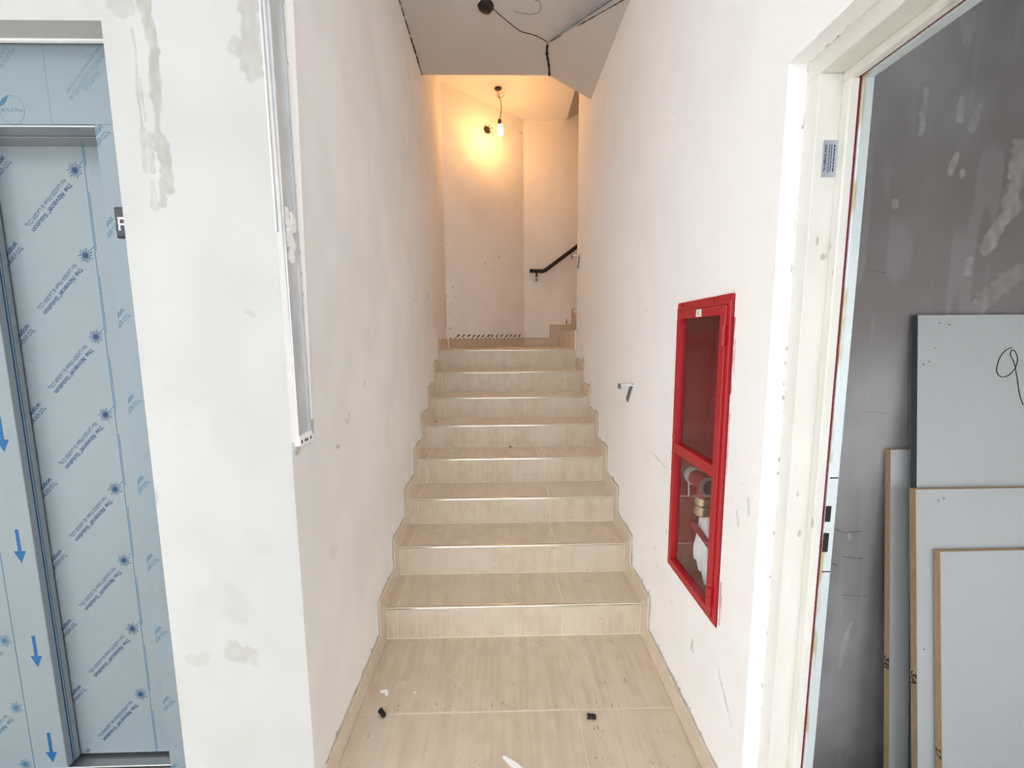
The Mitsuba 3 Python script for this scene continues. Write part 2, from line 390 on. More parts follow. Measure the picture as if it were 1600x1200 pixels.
def crack(pts, width, seed, zoff=-.002):
    pts = spline(pts, 40)
    w = width * (.45 + .9 * meshkit.noise(np.c_[np.arange(40) * .6, np.zeros(40), np.zeros(40)], seed))
    return tube(pts + [0, 0, zoff], w, 6)


def add_crack(pts, width, seed, mat='mat_crack'): add('crack', crack(pts, width, seed), mat, ceil)


for ya, yb in ((2.45, 2.62), (2.64, 2.70), (2.73, 2.84), (2.87, 3.02), (3.04, 3.12), (3.13, 3.235)):
    zz = lambda y: 3.47 - (y - 1.0) * .0201
    add_crack([(-.595 + .002 * math.sin(9 * y), y, zz(y)) for y in np.linspace(ya, yb, 4)], .0055, int(ya * 100))
add_crack([(.313, 2.925, 3.431), (.314, 2.995, 3.4305), (.332, 3.08, 3.4295), (.350, 3.16, 3.4285), (.358, 3.234, 3.426)], .0085, 2, 'mat_dark')
add_crack([(.31, 2.913, 3.4325), (.36, 2.865, 3.4334), (.50, 2.726, 3.436), (.664, 2.564, 3.439)], .0050, 3)
FV, FP = np.array([.308, 2.915, 3.4325]), np.array([.69, 2.22, 3.206])
add_crack([FV + (FP - FV) * t for t in (.40, .5, .62, .8, .95)], .0030, 4)
add_crack([FV + (FP - FV) * t for t in (.05, .12, .2)], .0030, 5)
add('pencil_line', tube(spline([(.075, 2.66, 3.4372), (.16, 2.68, 3.4367), (.235, 2.66, 3.437), (.23, 2.60, 3.438), (.20, 2.58, 3.4385)], 24), .0012, 5), 'mat_dark', ceil)

# ------------------------------------------------------------------ floor
fl = add('floor', cat_(bx(-4.1, WR + .16, -1.04, 1.02, -.12, -.001), bx(WL - .02, WR + .02, 1.02, 1.86, -.12, -.002), bx(-2.4, -.99, 1.02, 1.40, -.12, -.012)), 'mat_grout', kind='structure', label='beige floor of the corridor and lobby', cat='floor')
add('floor_room', cat_(bx(.83, 3.2, -.9, 1.5, -.55, -.42), bx(.826, .83, -.9, 1.43, -.55, -.12)), 'mat_dark_concrete', kind='structure', label='lower bare floor of the room behind the door frame', cat='floor')
FR = -.42
JX = .278


def tile(parent, name, x0, x1, y0, y1, z0, z1, b=.0015): return add(name, bx(x0, x1, y0, y1, z0, z1, b), 'mat_stone', parent)


for (y0, y1) in ((1.422, 1.8165), (1.024, 1.4185), (.624, 1.0205), (.224, .6205), (-.176, .2205)):
    rows = ((XL + .0015, JX - .0015), (JX + .0015, XR - .0015)) if y1 > 1.1 else ((-1.325, -.525), (-.522, JX - .0015), (JX + .0015, WR))
    for x0, x1 in rows: tile(fl, 'floor_tile', x0, x1, y0, y1, -.009, 0)
add('outdoor_ground', bx(-30, 30, -40, -1.06, -.3, -.13), 'mat_paving', kind='structure', label='grey ground outside the added open entrance', cat='ground')

# ------------------------------------------------------------------ stairs
st = thing('staircase', 'beige travertine-look tiled staircase of eight steps rising between the white walls', 'staircase')
prof = [(SY[0] + .0015, -.1)]
for k in range(8):
    prof += [(SY[k] + .0015, SZ[k + 1] - .0015), ((SY[k + 1] if k < 7 else 4.98) + .0015, SZ[k + 1] - .0015)]
prof += [(4.982, .9), (3.9, .9), (2.3, -.1)]
add('core', cut(extr(Polygon(prof), 'x', WL + .0005, WR - .0005), bx(.652, 1, 3.7195, 5.2, .5, 2), extr(Polygon([(-.8, 4.040), (.246, 4.889), (.246, 5.2), (-.8, 5.2)]), 'z', .5, 2), bx(.246, 1, 4.905, 5.2, .5, 2)), 'mat_grout', st)
for k in range(8):
    y, z0, z1 = SY[k], SZ[k], SZ[k + 1]
    cuts = [XL + .001, XL + .052, JX - .006 * k * .5, XR - .001]
    if k in (0,): cuts[2] = .277
    for a, b in zip(cuts[:-1], cuts[1:]):
        g = .0021
        tile(st, 'riser_tile', a + g, b - g if b < .6 or k < 7 else .6725, y, y + .009, z0 + .0035, z1 - .0145)
        if k < 7: tile(st, 'tread_tile', a + g, b - g, y + .0145, SY[k + 1] - .0008, z1 - .009, z1)
    # steel edge: a quarter-round strip along the nose
    q = [(y + .0105, z1 - .0115)] + [(y + .0105 - .0105 * math.cos(t), z1 - .0115 + .0112 * math.sin(t)) for t in np.linspace(0, math.pi / 2, 7)]
    add('edge_trim', extr(Polygon(q), 'x', XL + .002, XR - .002 if k < 7 else .6725), 'mat_trim', st, smooth=25)
lp = Polygon([(XL + .002, SY[7] + .0125), (.652, SY[7] + .0125), (.652, 4.893), (.25, 4.893), (XL + .002, 4.215)])
for a, b in ((-1, -.02), (-.017, 1)):
    add('landing_tile', extr(lp.intersection(sbox(a, 3, b, 6)), 'z', Z2 - .009, Z2), 'mat_stone', st)

# upper flight, turning right
ux = [.655, .918, 1.184, 1.456, 1.728, 2.0, 2.272]
uz = [Z2 + .172 * i for i in range(8)]
us = thing('upper_staircase', 'upper flight of tiled steps turning right at the end of the landing', 'staircase')
pr = [(ux[0] + .002, 1.25)]
for k in range(7): pr += [(ux[k] + .002, uz[k + 1] - .002), ((ux[k + 1] if k < 6 else 2.59) + .002, uz[k + 1] - .002)]
pr += [(2.592, 1.25)]
add('core', extr(Polygon(pr), 'y', 3.721, 4.899), 'mat_grout', us)
for k in range(7):
    zs = [uz[k] + .002, uz[k] + .088, uz[k + 1] - .013] if k == 0 else [uz[k] + .002, uz[k + 1] - .013]
    for a, b in zip(zs[:-1], zs[1:]): tile(us, 'riser_tile', ux[k], ux[k] + .009, 3.722, 4.89, a, b - .002)
    tile(us, 'tread_tile', ux[k] + .0125, (ux[k + 1] if k < 6 else 2.595) - .001, 3.722, 4.89, uz[k + 1] - .009, uz[k + 1])
    q = [(ux[k] + .0105, uz[k + 1] - .0115)] + [(ux[k] + .0105 - .0105 * math.cos(t), uz[k + 1] - .0115 + .0112 * math.sin(t)) for t in np.linspace(0, math.pi / 2, 7)]
    add('edge_trim', extr(Polygon(q), 'y', 3.722, 4.889), 'mat_trim', us, smooth=25)

# skirting: stepped tiles along both walls, with a torn mortar edge above
S = .083


def stepped(side):
    """Polygons of the skirting tiles (y, z) and the outer path of the band."""
    polys, path = [], [(1.10 if side == 'l' else 1.006, S), (SY[0] - S, S)]
    n = 8 if side == 'l' else 7
    polys.append(Polygon([(path[0][0], .001), (SY[0], .001), (SY[0], S), (path[0][0], S)]))
    for k in range(n):
        y, z0, z1 = SY[k], SZ[k], SZ[k + 1]
        polys.append(Polygon([(y - S, z0 + S + .003), (y - .001, z0 + S + .003), (y - .001, z1 - .001), (y - S, z1 + S - .002)]))
        yn = SY[k + 1] if k < 7 else 4.222
        polys.append(Polygon([(y + .001, z1 + .001), (yn, z1 + .001), (yn, z1 + S), (y - S + .003, z1 + S)]))
        path += [(y - S, z1 + S), (yn - (S if k < n - 1 else 0), z1 + S)]
    if side == 'r':
        y, z0, z1 = SY[7], SZ[7], SZ[8]
    return polys, path


def ragged(path, seed, lo=.005, hi=.022, spike=.022):
    """A band outside the path whose outer edge is torn."""
    ls = LineString(path)
    n = int(ls.length / .004)
    base = ls.buffer(.001)
    r = np.random.default_rng(seed)
    parts = []
    t = np.linspace(0, ls.length, n)
    w = lo + (hi - lo) * meshkit.fbm(np.c_[t * 14, t * 0, t * 0], 3, seed)
    P = np.array([ls.interpolate(a).coords[0] for a in t])
    for a, b, c in zip(P[:-1], P[1:], w):
        parts.append(LineString([a, b]).buffer(c, quad_segs=2))
    for _ in range(int(ls.length / .05)):
        i = r.integers(0, n)
        h = spike * r.random()
        d = r.normal(0, .003)
        parts.append(Polygon([P[i] + (-.003, 0), P[i] + (.004, 0), P[i] + (d, w[i] + h)]))
    return unary_union(parts).simplify(.0006)


for side, wallx, facex, name in (('l', WL, XL, 'baseboard_left'), ('r', WR, XR, 'baseboard_right')):
    k = thing(name, 'stepped beige tile skirting along the %s wall of the stairs with torn mortar edge' % ('left' if side == 'l' else 'right'), 'skirting', kind='structure')
    polys, path = stepped(side)
    for p in polys:
        add('skirting_tile', extr(p, 'x', *sorted((wallx, facex))), 'mat_stone', k)
    rg = ragged(path, 11 if side == 'l' else 12)
    sol = unary_union(polys).buffer(.0012)
    below = Polygon([(1.0, -1)] + [(1.0, 0)] + [q for kk in range(8) for q in ((SY[kk], SZ[kk]), (SY[kk], SZ[kk + 1]))] + [(4.3, Z2), (4.3, -1)])
    lim = sbox(1.008 if side == 'r' else 1.168, -1, 3.719 if side == 'r' else 4.2, 3)
    rg = rg.difference(sol).difference(below).intersection(lim)
    dx = .004 if side == 'l' else -.004
    add('mortar_edge', extr(rg, 'x', *sorted((wallx, wallx + dx))), 'mat_mortar', k, kind='stuff')
    if True:
        # grout bed shown between the tiles
        add('grout', extr(unary_union([p.buffer(.002, join_style=2) for p in polys]).difference(below), 'x', *sorted((wallx, facex + (-.0018 if side == 'l' else .0018)))), 'mat_grout', k)

# landing skirting: diagonal wall and back wall
bl = thing('baseboard_back', 'low beige tile skirting along the back walls of the landing below a row of chipped notches', 'skirting', kind='structure')
e_ = np.array([.246 + .58, 4.9 - 4.23]); LD = np.linalg.norm(e_); e_ /= LD; nrm = np.array([e_[1], -e_[0]])


def on_diag(poly, d0, d1):
    """A polygon in (distance along the diagonal wall from its left end, z), standing d0..d1 off the wall."""
    m = extr(poly, 'y', 0, d1 - d0)
    v = m.vertices
    o = np.array([-.58, 4.23])
    xy = o + v[:, :1] * e_ + (d1 - v[:, 1:2]) * nrm
    return trimesh.Trimesh(np.c_[xy, v[:, 2]], m.faces, process=False)


add('skirting_tile', on_diag(sbox(.0, Z2 + .001, LD * .52, Z2 + .092), 0, .009), 'mat_stone', bl)
add('skirting_tile', on_diag(sbox(LD * .52 + .003, Z2 + .001, LD - .004, Z2 + .092), 0, .009), 'mat_stone', bl)
r2 = np.random.default_rng(5)
teeth = [sbox(0, Z2 + .09, LD, Z2 + .098)]
for i in range(19):
    s = .02 + (LD - .04) * i / 18
    teeth.append(Polygon([(s - .018, Z2 + .095), (s + .018, Z2 + .095), (s + .004, Z2 + .110 + .008 * r2.random()), (s - .008, Z2 + .112)]))
add('mortar_edge', on_diag(unary_union(teeth), 0, .004), 'mat_mortar', bl, kind='stuff')
marks = []
for i in range(14):
    s = .12 + (LD - .2) * i / 13 + r2.normal(0, .008)
    m = affinity.rotate(affinity.scale(Point(0, 0).buffer(1, quad_segs=3), .020 + .010 * r2.random(), .007), 25 + 20 * r2.random())
    marks.append(affinity.translate(m, s, Z2 + .128 + .006 * r2.random()))
add('chipped_notch', on_diag(unary_union(marks), 0, .003), 'mat_dark', bl, kind='stuff')
W9 = 4.891
bpol = [sbox(.250, Z2 + .001, .650, Z2 + .095), Polygon([(.567, Z2 + .098), (.652, Z2 + .098), (.652, uz[1]), (.567, uz[1] + S)]), Polygon([(.570, uz[1] + S), (.655, uz[1] + .001), (.914, uz[1] + .001), (.914, uz[1] + S)]),
        Polygon([(.832, uz[1] + S + .003), (.915, uz[1] + S + .003), (.915, uz[2]), (.832, uz[2] + S)])]
for p in bpol: add('skirting_tile', extr(p, 'y', W9, 4.9), 'mat_stone', bl)
pth = [(.250, Z2 + .098), (.564, Z2 + .098), (.564, uz[1] + S), (.829, uz[1] + S + .003), (.829, uz[2] + S + .01), (.86, uz[2] + S + .02)]
add('mortar_edge', extr(ragged(pth, 21, .003, .010, .02).difference(unary_union(bpol)), 'y', 4.896, 4.9), 'mat_mortar', bl, kind='stuff')

# ------------------------------------------------------------------ lift landing door
d1 = thing('door_1', 'lift door wrapped in blue-grey protective film printed with laser stars and text', 'lift door', kind='structure')
YE, YR, YN = 1.175, 1.287, 1.240
JI, HB = -1.1035, 2.050
fm = cat_(bx(-2.45, -2.10, YE, 1.20, -.02, HB, .001), bx(JI, -.95, YE, 1.36, -.02, HB, .001), bx(-2.45, -.95, YE, 1.36, HB, 2.33, .001))
frame = add('frame', fm, 'mat_film_jamb', d1)
hs = add('header_lip', cat_(bx(-2.45, JI - .001, YE + .002, YE + .050, HB - .006, HB - .0005, .001), bx(-2.45, JI - .001, YE + .056, YR, HB - .006, HB - .0005, .001)), 'mat_alu', d1)
rl = add('leaf', bx(-1.70, JI + .05, YR, YR + .03, .012, HB + .03, .001), 'mat_film', d1)
nl = add('leaf', bx(-2.40, -1.512, YN, YN + .043, .012, HB + .03, .0015), 'mat_film', d1)
add('door_edge_line', bx(-1.5121, -1.5115, YN + .018, YN + .021, .015, HB), 'mat_ink', nl)
add('door_edge_line', bx(-1.5121, -1.5115, YN + .025, YN + .027, .015, HB), 'mat_ink_soft', nl)
sill = add('sill', cat_(bx(-2.45, JI, YE, YE + .035, -.02, .0, .002), bx(-2.45, JI, YE + .042, YE + .068, -.02, .002, .002), bx(-2.45, JI, YE + .075, YR + .04, -.02, .001, .002), bx(-2.45, JI, YE, YR + .04, -.03, -.012)), 'mat_alu', d1)
add('shaft_back', bx(-2.5, -.8, 1.36, 1.40, -.1, 2.6), 'mat_dark', d1)

NN = np.array([0, -1.0, 0])


def e2of(e1): return np.cross(NN, e1)


E1 = np.array([-.693, 0, -.720]); E1 /= np.linalg.norm(E1)
E2 = e2of(E1)
t1 = cat_(text('The', .0125, .030, True), text('Novacel', .0135, .074, True, shear=.18).apply_translation([.036, 0, 0]), text('®', .005, .005).apply_translation([.112, .008, 0]), text('Solution', .0125, .070, True).apply_translation([.120, 0, 0]))
t2 = text('for LASER Fiber & LASER CO₂', .0118, .188, False).apply_translation([.004, -.0205, 0])
caption = cat_(t1, t2)
# laser star: a dark core and twelve rays
rays = [Point(0, 0).buffer(.0085, quad_segs=5)]
for i in range(14):
    a = 2 * math.pi * i / 14
    rays.append(LineString([(.009 * math.cos(a), .009 * math.sin(a)), ((.019 + .004 * (i % 2)) * math.cos(a), (.019 + .004 * (i % 2)) * math.sin(a))]).buffer(.0011, cap_style=2))
star = flat(unary_union(rays))
glow = flat(Point(0, 0).buffer(.0125, quad_segs=6), .0002)


def film_print(parent, yplane, xb, zb, mat, with_star=True):
    o = np.array([xb, yplane, zb])
    cap = place(caption, o + [-.020, 0, -.034], E1, E2)
    if with_star: cap = cat_(cap, place(star, o, (1, 0, 0), (0, 0, 1)))
    return cap


for i, z in enumerate(1.977 - .2482 * np.arange(9)):
    if z > .05:
        add('film_print', film_print(rl, YR, -1.2815, z, 'mat_ink'), 'mat_ink', rl)
E1j = -E1; E2j = e2of(E1j)
for kk in range(-2, 7):
    z = 1.515 - .2482 * kk
    tail = place(caption, np.array([-1.481, YR, z]) - E1j * .190, E1j, E2j)
    tail = tail.slice_plane([-1.60, 0, .016], [1, 0, 0]).slice_plane([0, 0, .016], [0, 0, 1])
    if len(tail.faces): add('film_print', tail, 'mat_ink', rl)
lines = [bx(-1.2530, -1.2510, YR - .0003, YR, .014, HB + .02)]
for z in 1.977 - .2482 * np.arange(-1, 9):
    za, zb = max(z - .235, .014), z - .062
    if zb > .03: lines.append(bx(-1.2485, -1.2465, YR - .0003, YR, za, min(zb, HB)))
    if .03 < z < 2: lines.append(as_tm(extr(LineString([(-1.2520, z + .028), (-1.2690, z + .012)]).buffer(.0011, cap_style=2), 'y', YR - .0003, YR)))
add('film_line', cat_(*lines), 'mat_ink_soft', rl)
# prints on the jamb, cut off by its fold
for z in (2.025, 1.785, 1.535, 1.288, 1.042, .795, .555, .314, .07):
    m = place(caption, np.array([-1.081, YE, z + .018]) - E1j * .190, E1j, E2j)
    m = m.slice_plane([JI + .0015, 0, 0], [1, 0, 0])          # the fold of the jamb cuts the film
    if len(m.faces): add('film_print', m, 'mat_ink_soft', frame)
# near leaf: arrows, a line and stars
arrow = flat(unary_union([sbox(-.0055, 0, .0055, .085), Polygon([(-.019, .012), (.019, .012), (0, -.028)])]))
for z in (1.887, 1.521, 1.154, .788, .421, .063):
    add('film_arrow', place(arrow, (-1.558, YN, z), (1, 0, 0), (0, 0, 1)), 'mat_arrow', nl)
add('film_line', bx(-1.6225, -1.6200, YN - .0003, YN, .014, HB), 'mat_ink_soft', nl)
for z in (.490, .245, .735, .98, .03):
    m = film_print(nl, YN, -1.651, z, 'mat_ink_soft').slice_plane([0, 0, .016], [0, 0, 1])
    add('film_print', m, 'mat_ink_soft', nl)
# header film: faint manufacturer prints
E1h = np.array([-.112, 0, -.126]); E1h /= np.linalg.norm(E1h); E2h = e2of(E1h)
hp = cat_(place(text('POLIFILM', .0105, .062), (-1.079, YE, 2.187), E1h, E2h), place(text('UNIVERSAL LASER-FILM', .0115, .172), (-1.048, YE, 2.246), E1h, E2h),
          place(text('FIBER LASER & CO₂ TECHNOLOGY', .0062, .158), (-1.064, YE, 2.250), E1h, E2h))
hp = hp.slice_plane([-.99, 0, 2.245], [0, 0, -1])
add('film_print', hp, 'mat_ink_faint', frame)
hp2 = cat_(place(text('POLIFILM', .0105, .062), (-1.292, YE, 2.243), E1h, E2h), place(text('UNIVERSAL LASER-FILM', .0115, .172), (-1.300, YE, 2.262), E1h, E2h)).slice_plane([0, 0, 2.245], [0, 0, -1])
add('film_print', hp2, 'mat_ink_faint', frame)
ring = Point(0, 0).buffer(.0365, quad_segs=16).difference(Point(0, 0).buffer(.0353, quad_segs=16))
add('film_logo', cat_(place(flat(affinity.scale(ring, .92, 1)), (-1.316, YE, 2.086), (1, 0, 0), (0, 0, 1)), place(text('POLIFILM', .0085, .056), (-1.288, YE, 2.090), (-1, 0, 0), (0, 0, -1))), 'mat_ink_faint', frame)
add('film_logo', place(flat(Polygon([(-.036, .004), (-.022, .010), (-.012, .020), (-.004, .036), (-.020, .027), (-.030, .014)])), (-1.316, YE, 2.088), (1, 0, 0), (0, 0, 1)), 'mat_ink_soft', frame)
add('film_line', cat_(bx(-1.2150, -1.2140, YE - .0003, YE, 2.051, 2.246), bx(-1.1165, -1.115, YE - .0003, YE, 2.232, 2.246)), 'mat_ink_faint', frame)
# floor indicator with a lit bar numeral
dp = thing('floor_indicator', 'small black lift floor display with a white bar letter beside the wall edge', 'display')
add('housing', bx(-1.0725, -1.000, 1.168, YE - .0002, 1.752, 1.834, .002), 'mat_black', dp)
add('screen', bx(-1.0690, -1.004, 1.1672, 1.1682, 1.757, 1.830), 'mat_edge_black', dp)
segm = cat_(bx(-1.0625, -1.0590, 1.1666, 1.1673, 1.772, 1.806), bx(-1.0590, -1.038, 1.1666, 1.1673, 1.802, 1.806), bx(-1.0590, -1.038, 1.1666, 1.1673, 1.786, 1.790))
add('lit_letter', segm, 'mat_white', dp, emitter={'type': 'area', 'radiance': rgb(.35, .40, .5)})

# ------------------------------------------------------------------ galvanised rail on the left wall
gr = thing('guide_rail', 'galvanised metal guide rail set in broken plaster on the left wall', 'metal rail')
RT = 2.75


def lean(y_top, y_bot, w_top, w_bot, zt, zb, x0, x1):
    """An upright strip on the left wall whose edges may lean."""
    return extr(Polygon([(y_bot, zb), (y_bot + w_bot, zb), (y_top + w_top, zt), (y_top, zt)]), 'x', x0, x1)


add('channel', cat_(lean(1.121, 1.117, .070, .074, RT, 1.172, WL - .004, WL + .006), lean(1.121, 1.117, .006, .006, RT, 1.172, WL, WL + .014), lean(1.185, 1.185, .006, .006, RT, 1.172, WL, WL + .014)), 'mat_galv', gr)
add('corner_angle', cat_(bx(WL - .002, WL + .004, YF - .0015, YF + .012, 1.75, RT, .001)), 'mat_galv', gr)


def wedge(a, b):
    """Hull between two (x, y) outlines at the heights given last."""
    return as_tm(manifold3d.Manifold.hull_points(np.array([(x, y, z) for q, z in (a, b) for x, y in q], np.float64)))


add('plaster_ridge', wedge(([(WL - .004, 1.190), (WL + .004, 1.193), (WL + .026, 1.236), (WL + .024, 1.243), (WL - .004, 1.252)], RT), ([(WL - .004, 1.190), (WL + .004, 1.192), (WL + .012, 1.204), (WL + .010, 1.207), (WL - .004, 1.209)], 1.226)), 'mat_white', gr)
add('plaster_ridge', wedge(([(WL - .004, YF + .004), (WL + .0005, YF + .0005), (WL + .005, 1.110), (WL - .002, 1.116)], RT), ([(WL - .004, YF + .004), (WL + .0005, YF + .0005), (WL + .011, 1.118), (WL - .004, 1.12)], 1.18)), 'mat_white', gr)
add('plaster_lump', cat_(*[blob((WL + .008, 1.155 + .012 * r2.normal(), 1.70 + .10 * r2.random()), (.006, .018, .022), i, .5, 1) for i in range(9)]), 'mat_white', gr)
ec = add('end_cap', bx(WL, WL + .016, 1.115, 1.194, 1.166, 1.194, .002), 'mat_white', gr)
for yy in (1.124, 1.144, 1.156, 1.176): add('slot', bx(WL + .0155, WL + .0165, yy, yy + .007, 1.1725, 1.1815), 'mat_dark', ec)
add('edge_clip', bx(WL, WL + .012, 1.196, 1.212, 1.180, 1.228, .002), 'mat_grey', gr)
ch = [(1.200, 2.38), (1.215, 2.30), (1.207, 2.22), (1.22, 2.34), (1.208, 1.9), (1.204, 1.72), (1.205, 1.66), (1.203, 1.60)]
add('chip', cat_(*[extr(affinity.rotate(affinity.scale(Point(a, b).buffer(1, quad_segs=2), .004, .010), 20 * i), 'x', WL + .0095, WL + .0108) for i, (a, b) in enumerate(ch)]), 'mat_grey', gr, kind='stuff')
add('wall_clip', cat_(extr(affinity.rotate(sbox(1.108, 1.146, 1.136, 1.160), 38), 'x', WL, WL + .006), extr(affinity.rotate(sbox(1.116, 1.150, 1.128, 1.156), 38), 'x', WL + .0058, WL + .009)), 'mat_grey', label='small grey clip stuck on the left wall below the metal rail', cat='clip')

# ------------------------------------------------------------------ fire hose cabinet
cb = thing('fire_hose_cabinet', 'red glazed fire hose cabinet set into the right wall', 'fire cabinet')
sh = cut(bx(WR - .002, .815, HY0 + .004, HY1 - .004, HZ0 + .004, HZ1 - .004), bx(.60, .808, HY0 + .010, HY1 - .010, HZ0 + .010, HZ1 - .010))
add('body', sh, 'mat_red_in', cb)
Y0, Y1, Z0_, Z1_ = 1.172, 1.536, .545, 1.578
fx0 = WR - .010
fr = cut(bx(fx0, WR + .02, Y0, Y1, Z0_, Z1_, .002), bx(.5, .8, Y0 + .014, Y1 - .012, Z0_ + .014, Z1_ - .014))
add('outer_frame', fr, 'mat_red', cb)
lip = cut(bx(fx0 + .001, WR + .01, Y0 - .002, Y1 - .004, Z1_, Z1_ + .016), bx(.5, .8, 1.485, 1.495, Z1_ + .004, 2), bx(.5, .8, 1.262, 1.272, Z1_ + .004, 2))
add('top_lip', lip, 'mat_red', cb)
dr_ = add('door', cut(bx(fx0 - .005, WR + .010, Y0 + .016, Y1 - .014, Z0_ + .016, Z1_ - .016, .002), bx(.5, .8, Y0 + .046, Y1 - .038, Z0_ + .038, 1.022), bx(.5, .8, Y0 + .046, Y1 - .038, 1.060, Z1_ - .044)), 'mat_red', cb)
for a, b in ((Z0_ + .034, 1.026), (1.056, Z1_ - .040)):
    add('pane', bx(WR - .001, WR - .0005, Y0 + .044, Y1 - .036, a, b), 'mat_pane', dr_)
for z in (1.44, .60):
    add('hinge', cat_(lathe([(.007, 0), (.007, .030)], (fx0 - .006, Y0 + .020, z), (0, 0, 1), 10), lathe([(.007, .032), (.007, .062)], (fx0 - .006, Y0 + .020, z), (0, 0, 1), 10)), 'mat_red', dr_, smooth=40)
lb = add('label_sticker', bx(fx0 - .0055, fx0 - .005, 1.335, 1.372, 1.535, 1.560), 'mat_sticker', dr_)
add('label_print', bx(fx0 - .0058, fx0 - .0054, 1.352, 1.362, 1.541, 1.554), 'mat_grey', lb)
add('hose_arm', cat_(tube(spline([(.80, 1.490, .60), (.775, 1.490, .66), (.745, 1.489, .728), (.735, 1.48, .742), (.73, 1.44, .742), (.728, 1.28, .742)], 30), .011, 10)), 'mat_red_in', cb, smooth=40)

hv = thing('hydrant_valve', 'red valve body with grey cap and open ring inside the cabinet', 'valve')
VX, VZ = .742, .925
body = cat_(lathe([(.026, -.035), (.030, -.03), (.031, .02), (.029, .055), (.036, .060), (.036, .075)], (VX, 1.455, VZ), (0, -1, 0), 24), lathe([(.026, .0), (.022, .05), (.022, .075)], (VX, 1.425, VZ - .01), (0, 0, -1), 20))
add('valve_body', body, 'mat_red_in', hv, smooth=40)
add('cap', lathe([(.034, 0), (.036, .006), (.034, .03), (.026, .036)], (VX, 1.487, VZ), (0, 1, 0), 20), 'mat_grey', hv, smooth=40)
add('ring', lathe([(.037, 0), (.037, .006), (.027, .008), (.026, .002)], (VX, 1.383, VZ), (0, -1, 0), 24), 'mat_ring', hv, smooth=40)
add('bore', lathe([(.026, 0), (.025, .001)], (VX, 1.3778, VZ), (0, -1, 0), 20), 'mat_dark', hv)
add('chain', cat_(*[tube(np.array([(VX - .02, 1.50 + .004 * math.cos(a) - .001 * i, VZ - .03 - .011 * i + .007 * math.sin(a)) for a in np.linspace(0, 6.28, 9)]), .0016, 5) for i in range(5)]), 'mat_grey', hv)
hz = thing('fire_hose', 'white folded fire hose hanging from a brass coupling in the red cabinet', 'fire hose')
add('coupling', cat_(lathe([(.026, 0), (.029, .003), (.029, .028), (.026, .031)], (VX, 1.425, .872), (0, 0, -1), 24), lathe([(.027, .033), (.030, .036), (.030, .066), (.027, .07)], (VX, 1.425, .872), (0, 0, -1), 24)), 'mat_brass', hz, smooth=40)
add('coupling_lug', lathe([(.008, 0), (.008, .012)], (VX - .012, 1.452, .858), (0, 1, -.1), 12), 'mat_brass', hz, smooth=40)
ns, nt = 81, 26
V = []
for side in (0, 1):
    for j in range(nt):
        t = j / (nt - 1)
        for i in range(ns):
            s = i / (ns - 1)
            zb = .615 - .105 * s
            z = .803 + (zb - .803) * t
            yl = np.interp(t, [0, .25, .5, .8, 1], [1.450, 1.462, 1.462, 1.486, 1.492]) if True else 0
            yr = np.interp(t, [0, .3, 1], [1.400, 1.385, 1.325])
            y = yl + (yr - yl) * s
            fold = np.interp(t, [0, .22, .5, .9, 1], [.0, .001, .010, .011, .008])
            u_ = 4.0 * (s + .10 * (1 - t)) ** .8
            saw = u_ % 1.0
            saw = saw / .82 if saw < .82 else (1 - saw) / .18
            x = VX + .006 - fold * saw + .004 * (1 - t) * (abs(s - .55) - .3) + (0.0 if side == 0 else .008 + .022 * t)
            V.append((x, y, z))
V = np.array(V); Fc = []
NS = ns * nt
for j in range(nt - 1):
    for i in range(ns - 1):
        a, b, c, d = j * ns + i, j * ns + i + 1, (j + 1) * ns + i + 1, (j + 1) * ns + i
        Fc += [[a, b, c], [a, c, d], [a + NS, c + NS, b + NS], [a + NS, d + NS, c + NS]]
rimi = [i for i in range(ns)] + [j * ns + ns - 1 for j in range(1, nt)] + [(nt - 1) * ns + i for i in range(ns - 2, -1, -1)] + [j * ns for j in range(nt - 2, 0, -1)]
for a, b in zip(rimi, rimi[1:] + rimi[:1]): Fc += [[a, a + NS, b + NS], [a, b + NS, b]]
hm = trimesh.Trimesh(V, np.array(Fc), process=False); hm.fix_normals()
add('hose', hm, 'mat_hose', hz, smooth=32)
# ------------------------------------------------------------------ handrail brackets left on the right wall, and the upper handrail


def bracket(y, z, wood, lab, mat):
    k = thing('handrail_bracket', lab, 'bracket', 'handrail brackets left on the right wall')
    add('arm', bx(.606, WR, y - .013, y + .013, z - .010, z + .004, .002), mat, k)
    add('arm_tip', bx(.600, .610, y - .014, y + .014, z - .022, z + .004, .002), 'mat_bracket', k)
    leg = extr(Polygon([(y - .016, z + .004), (y + .014, z + .004), (y + .085, z - .085), (y + .068, z - .105)]), 'x', WR - .007, WR)
    add('wall_plate', leg, 'mat_bracket', k)
    return k


bracket(2.07, 1.222, 0, 'bare galvanised handrail bracket on the right wall left of the red cabinet', 'mat_galv')
bracket(3.60, 2.185, 0, 'pale handrail bracket at the far end of the right wall beside the landing', 'mat_galv')
hr = thing('handrail', 'black tubular handrail rising to the right on the back wall', 'handrail')
add('rail', tube(np.concatenate([spline([(.312, 4.838, 2.258), (.36, 4.838, 2.256), (.44, 4.838, 2.252)], 6), spline([(.468, 4.838, 2.252), (.49, 4.838, 2.262), (.53, 4.838, 2.287)], 6), [(.885, 4.838, 2.546), (1.6, 4.838, 3.07), (2.4, 4.838, 3.64)]]), .0225, 12), 'mat_black', hr, smooth=45)
for (x, z) in ((.392, 2.250), (1.25, 2.81), (2.2, 3.50)):
    bk = add('bracket', cat_(tube(spline([(x, 4.838, z - .015), (x, 4.838, z - .06), (x, 4.85, z - .085), (x, 4.895, z - .092)], 14), .010, 8)), 'mat_black', hr, smooth=40)
    add('bracket_foot', lathe([(.014, 0), (.014, .03)], (x, 4.836, z - .062), (0, 0, -1), 12), 'mat_grey', bk)
